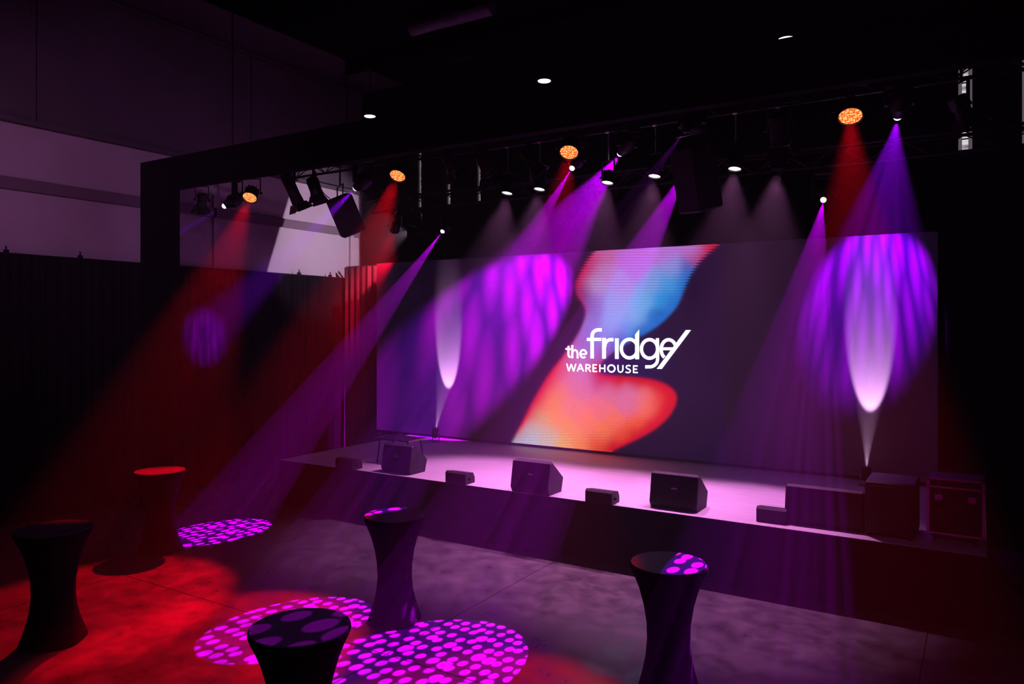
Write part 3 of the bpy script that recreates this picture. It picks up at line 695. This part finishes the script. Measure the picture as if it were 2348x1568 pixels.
part('duct_tube', G().cyl(Vector((a.x, (a.y+b.y)/2, 8.45)), Vector((b.x, (a.y+b.y)/2, 8.45)), 0.13, 24), M_DUCT, dc)
part('hanger', G().cyl(((a.x+b.x)/2, (a.y+b.y)/2, 8.57), ((a.x+b.x)/2, (a.y+b.y)/2, ZC-0.12), 0.01), M_STEEL, dc)
# added spot with slanted mask and its fixture, making the bright left-wall patch
ls = Vector((-10.2, 12.3, 5.05))
tg = Vector((-12.9, 12.3, 5.0))
barn('added profile spotlight at the left end of the rear truss', ls + Vector((0.20,-0.02,0)), (tg-ls), TB, 0.08, 0.3)
spot('added_patch_beam', ls, tg, 270, 78, (0.95, 0.62, 0.95), blend=0.3, radius=0.01, cut=(-1.0, 0.35, -0.42, 0.02, 0.52))

# ------------------------------------------------------------------ things on the stage
def wedge(label, px, py, w, sc=1.0, rot=0.0, name='stage_monitor', group='black wedge monitors on the stage edge', badge=True):
    p = at_Z(px, py, SZ); t = thing(name, label, 'speaker', p, group)
    prof = [(0.05,0.0),(0.0,0.07),(0.07,0.43),(0.13,0.45),(0.46,0.19),(0.40,0.0)]
    def T(x, y, z):
        x *= sc; y *= sc; z *= sc; return Vector((p.x + x*math.cos(rot) - y*math.sin(rot), p.y + x*math.sin(rot) + y*math.cos(rot), p.z + z))
    cy = sum(q[0] for q in prof)/6; cz = sum(q[1] for q in prof)/6
    rings = []
    for x, q in ((-w/2, 0.95), (-w/2+0.015, 1), (w/2-0.015, 1), (w/2, 0.95)):
        rings.append([T(x/sc, cy+(a-cy)*q, cz+(b-cz)*q if b > 0.01 else 0.0) for a, b in prof])
    part('cabinet', G().loft(rings), M_CAB, t, smooth=20)
    # grille towards the performer
    vs = [T(x/sc, y, z) for x in (-w/2+0.04, w/2-0.04) for y, z in ((0.155, 0.435), (0.445, 0.205), (0.457, 0.215), (0.167, 0.447))]
    part('grille', G().add(vs, [(0,1,2,3),(7,6,5,4),(0,4,5,1),(1,5,6,2),(2,6,7,3),(3,7,4,0)]), M_GRILLE, t, smooth=0)
    if badge:
        # recessed rear panel with a small pale badge
        def face(x0, x1, f0, f1, off):
            A = Vector((0.0, 0.07)); B = Vector((0.07, 0.43)); n = Vector((-(B-A).y, (B-A).x)).normalized()*off
            out = []
            for x, f in ((x0, f0), (x1, f0), (x1, f1), (x0, f1)):
                q = A + (B-A)*f + n; out.append(T(x/sc, q.x, q.y))
            return out
        fa = face(-0.055, 0.075, 0.35, 0.72, 0.004); fb = face(-0.055, 0.075, 0.35, 0.72, -0.004)
        part('connector_plate', G().add(fa+fb, [(0,1,2,3),(7,6,5,4),(0,4,5,1),(1,5,6,2),(2,6,7,3),(3,7,4,0)]), M_GLASSOFF, t, smooth=0)
        fa = face(-0.032, 0.045, 0.52, 0.57, 0.008); fb = face(-0.032, 0.045, 0.52, 0.57, 0.0)
        part('badge', G().add(fa+fb, [(0,1,2,3),(7,6,5,4),(0,4,5,1),(1,5,6,2),(2,6,7,3),(3,7,4,0)]), M_BADGE, t, smooth=0)
    return t
wedge('black wedge monitor at the left, beside the small low table', 905, 1086, 0.58)
wedge('black wedge monitor in the middle of the stage edge, below the ribbon picture', 1212, 1133, 0.60)
wedge('black wedge monitor on the stage edge, right of the middle', 1542, 1170, 0.62)
wedge('big dark wedge monitor at the right end of the stage edge', 1886, 1212, 0.84, 1.0, badge=False)
def foot_box(label, px, py, w=0.36):
    p = at_Z(px, py, SZ); t = thing('floor_speaker', label, 'speaker', p, 'small low boxes between the monitors')
    prof = [(0,0),(0,0.15),(0.03,0.175),(0.20,0.15),(0.24,0.08),(0.24,0)]
    part('cabinet', G().prism([(p.y+a, p.z+b) for a, b in prof], 'x', p.x-w/2, p.x+w/2), M_CAB, t, smooth=20)
    part('handle', G().cyl((p.x+w/2, p.y+0.1, p.z+0.07), (p.x+w/2+0.03, p.y+0.1, p.z+0.07), 0.02), M_PLAST, t)
foot_box('small low black box left of the leftmost wedge monitor', 788, 1076, 0.36)
foot_box('small low black box between the left and middle wedge monitors', 1044, 1109, 0.36)
foot_box('small low black box between the middle and right wedge monitors', 1372, 1155, 0.38)
foot_box('small low black box left of the big dark wedge monitor', 1768, 1199, 0.34)

# low folding table, back left
p = at_Z(918, 1004, 1.20); tb = thing('side_table', 'small low folding table with pale metal rim on the back left of the stage', 'table', (p.x, p.y, SZ))
part('table_top', G().box((p.x-0.36, p.y-0.22, 1.18), (p.x+0.36, p.y+0.22, 1.20)), M_PLAST, tb, smooth=0)
part('rim', G().box((p.x-0.375, p.y-0.235, 1.185), (p.x-0.36, p.y+0.235, 1.205)).box((p.x+0.36, p.y-0.235, 1.185), (p.x+0.375, p.y+0.235, 1.205)).box((p.x-0.36, p.y+0.22, 1.185), (p.x+0.36, p.y+0.235, 1.205)), M_ALU, tb, smooth=0)
for sx in (-1, 1):
    for sy in (-1, 1): part('leg', G().cyl((p.x+sx*0.30, p.y+sy*0.17, 1.18), (p.x+sx*0.34, p.y+sy*0.2, SZ), 0.012), M_PLAST, tb)

# subwoofer + flight case at the right end
def at_stage(px, py): return at_Z(px, py, SZ)
q = at_stage(2040, 1236)
sb = thing('subwoofer', 'tall plain black subwoofer between the big monitor and the flight case', 'speaker', q)
part('cabinet', G().obox((q.x, q.y+0.32, SZ+0.315), Vector((1,0,0)), Vector((0,1,0)), Vector((0,0,1)), 0.50, 0.60, 0.58, 0.015), M_CAB, sb)
part('grille', G().obox((q.x, q.y+0.012, SZ+0.315), Vector((1,0,0)), Vector((0,1,0)), Vector((0,0,1)), 0.44, 0.02, 0.50, 0.006), M_GRILLE, sb)
for sx in (-1, 1):
    for y in (0.07, 0.55): part('foot', G().cyl((q.x+sx*0.2, q.y+y, SZ), (q.x+sx*0.2, q.y+y, SZ+0.025), 0.025), M_PLAST, sb)
q = at_Z(2192, 1247, SZ); x0, x1, y0, y1 = q.x-0.26, q.x+0.26, q.y, q.y+0.42; z0, z1 = SZ+0.10, SZ+0.68
x1 = min(x1, SX1-0.03)
fc = thing('flight_case', 'black flight case with metal edges at the right end of the stage', 'case', (q.x, q.y, SZ))
part('box', G().box((x0, y0, z0), (x1, y1, z1-0.09)), M_BOARD, fc, smooth=0)
part('lid', G().box((x0, y0, z1-0.08), (x1, y1, z1)), M_BOARD, fc, smooth=0)
e_ = 0.014
for zz in (z0, z1-0.085, z1): part('edge_trim', G().box((x0-e_, y0-e_, zz-e_), (x1+e_, y0+e_/2, zz+e_/3)).box((x1-e_/2, y0-e_, zz-e_), (x1+e_, y1+e_, zz+e_/3)).box((x0-e_, y1-e_/2, zz-e_), (x1+e_, y1+e_, zz+e_/3)), M_ALU, fc, smooth=0)
for (xx, yv) in ((x0, y0), (x1, y0), (x1, y1)): part('corner_trim', G().box((xx-e_, yv-e_, z0), (xx+e_, yv+e_, z1)), M_ALU, fc, smooth=0)
for xx in (x0+0.10, x1-0.10): part('latch', G().box((xx-0.035, y0-0.016, z1-0.23), (xx+0.035, y0, z1-0.17)).cyl((xx, y0-0.02, z1-0.2), (xx, y0, z1-0.2), 0.015), M_ALU, fc)
for xx in (x0+0.07, x1-0.07):
    for yv in (y0+0.07, y1-0.07):
        part('caster', G().cyl((xx-0.015, yv, SZ+0.04), (xx+0.015, yv, SZ+0.04), 0.04, 16).box((xx-0.025, yv-0.02, SZ+0.045), (xx+0.025, yv+0.02, z0)), M_PLAST, fc)

# uplights grazing the video wall
for px, lb in ((1018, 'small floor uplight grazing the left part of the video wall'), (1992, 'small floor uplight grazing the right part of the video wall')):
    b = at_Y(px, 1000, LY-0.15); L = Vector((b.x, LY-0.42, SZ+0.24)); tgt = Vector((b.x, LY, 2.38))
    t = thing('uplight', lb, 'stage light', (L.x, L.y, SZ), 'floor uplights at the video wall')
    d = (tgt-L).normalized()
    part('can', G().lathe(L-d*0.17, d, [(0, 0.04), (0.03, 0.06), (0.19, 0.066), (0.19, 0.06), (0.165, 0.058)], 20), M_PLAST, t)
    part('lens', G().lathe(L, d, [(0, 0.057), (0.004, 0.057)], 20), M_LW, t)
    part('stand', G().box((L.x-0.09, L.y-0.07, SZ), (L.x+0.09, L.y+0.07, SZ+0.012)).box((L.x-0.085, L.y-0.012, SZ), (L.x-0.079, L.y+0.012, SZ+0.16)).box((L.x+0.079, L.y-0.012, SZ), (L.x+0.085, L.y+0.012, SZ+0.16)).cyl((L.x-0.085, L.y, SZ+0.14), (L.x+0.085, L.y, SZ+0.14), 0.008), M_STEEL, t)
    spot('lamp_beam', L + d*0.03, tgt, P_UP, 24, (1.0, 0.50, 0.95), blend=0.5, radius=0.012, parent=t)

# ------------------------------------------------------------------ cocktail tables
def cocktail(label, px, py, r=0.32, seed=0):
    p = at_Z(px, py, 1.10); p.z = 0; t = thing('cocktail_table', label, 'table', p, 'covered cocktail tables')
    prof = [(1.10, 1.0), (1.075, 1.01), (1.04, 0.97), (0.98, 0.88), (0.88, 0.76), (0.75, 0.65), (0.6, 0.575), (0.45, 0.56), (0.32, 0.60), (0.2, 0.68), (0.1, 0.77), (0.03, 0.84), (0.006, 0.86)]
    n = 40; rings = []
    for z, k in prof:
        lob = 0.06*max(0, (0.45-z)/0.45)**1.5
        rings.append([p + Vector((math.cos(2*math.pi*j/n)*r*k*(1+lob*math.cos(4*2*math.pi*j/n+seed)), math.sin(2*math.pi*j/n)*r*k*(1+lob*math.cos(4*2*math.pi*j/n+seed)), z)) for j in range(n)])
    part('stretch_cover', G().loft(rings, caps=False), M_COVER, t, smooth=60)
    part('table_top', G().lathe(p+Vector((0,0,1.085)), (0,0,1), [(0, r*0.95), (0.012, r*0.985), (0.021, r*0.975)], 48), M_TOP, t)
    part('base_plate', G().lathe(p, (0,0,1), [(0, r*0.78), (0.012, r*0.78), (0.02, r*0.3), (0.03, 0.03), (1.08, 0.03)], 24), M_PLAST, t)
cocktail('black covered cocktail table at the far left, front', 123, 1212, 0.34, 0.4)
cocktail('black covered cocktail table whose top glows red, near the curtain', 367, 1079, 0.33, 1.2)
cocktail('black covered cocktail table in front of the left wedge monitor', 905, 1181, 0.32, 2.0)
cocktail('nearest black covered cocktail table with large violet dots on its top', 688, 1437, 0.33, 0.9)
cocktail('black covered cocktail table at the right with violet dots on half its top', 1533, 1291, 0.32, 2.6)

L = Vector((-10.35, 12.0, 5.1))  # unseen lamp added for the red glow on the corner curtain
par('led_par', 'added dark lamp at the left end of the rear truss lighting the corner curtain red', L, (-11.75, 12.9, 3.95), TB, M_LR, 0.10, 0.2, None,
    light=dict(power=2600, angle=42, col=(1.0, 0.0, 0.03), blend=0.9, radius=0.05))

# ------------------------------------------------------------------ haze in the stage half of the room
hz = part('haze', G().box((XL+0.02, 3.2, 0.003), (3.2, YB-0.03, 6.25)), None, None, kind='stuff', smooth=0)
hz['label'] = 'thin theatrical haze filling the stage half of the hall'; hz['category'] = 'haze'
m = bpy.data.materials.new('theatrical haze'); m.use_nodes = True; nt = m.node_tree; nt.nodes.clear()
o = nt.nodes.new('ShaderNodeOutputMaterial'); v = nt.nodes.new('ShaderNodeVolumeScatter'); v.inputs['Density'].default_value = HAZE
v.inputs['Anisotropy'].default_value = 0.0; v.inputs['Color'].default_value = (1, 1, 1, 1)
nt.links.new(v.outputs[0], o.inputs['Volume']); hz.data.materials.append(m)
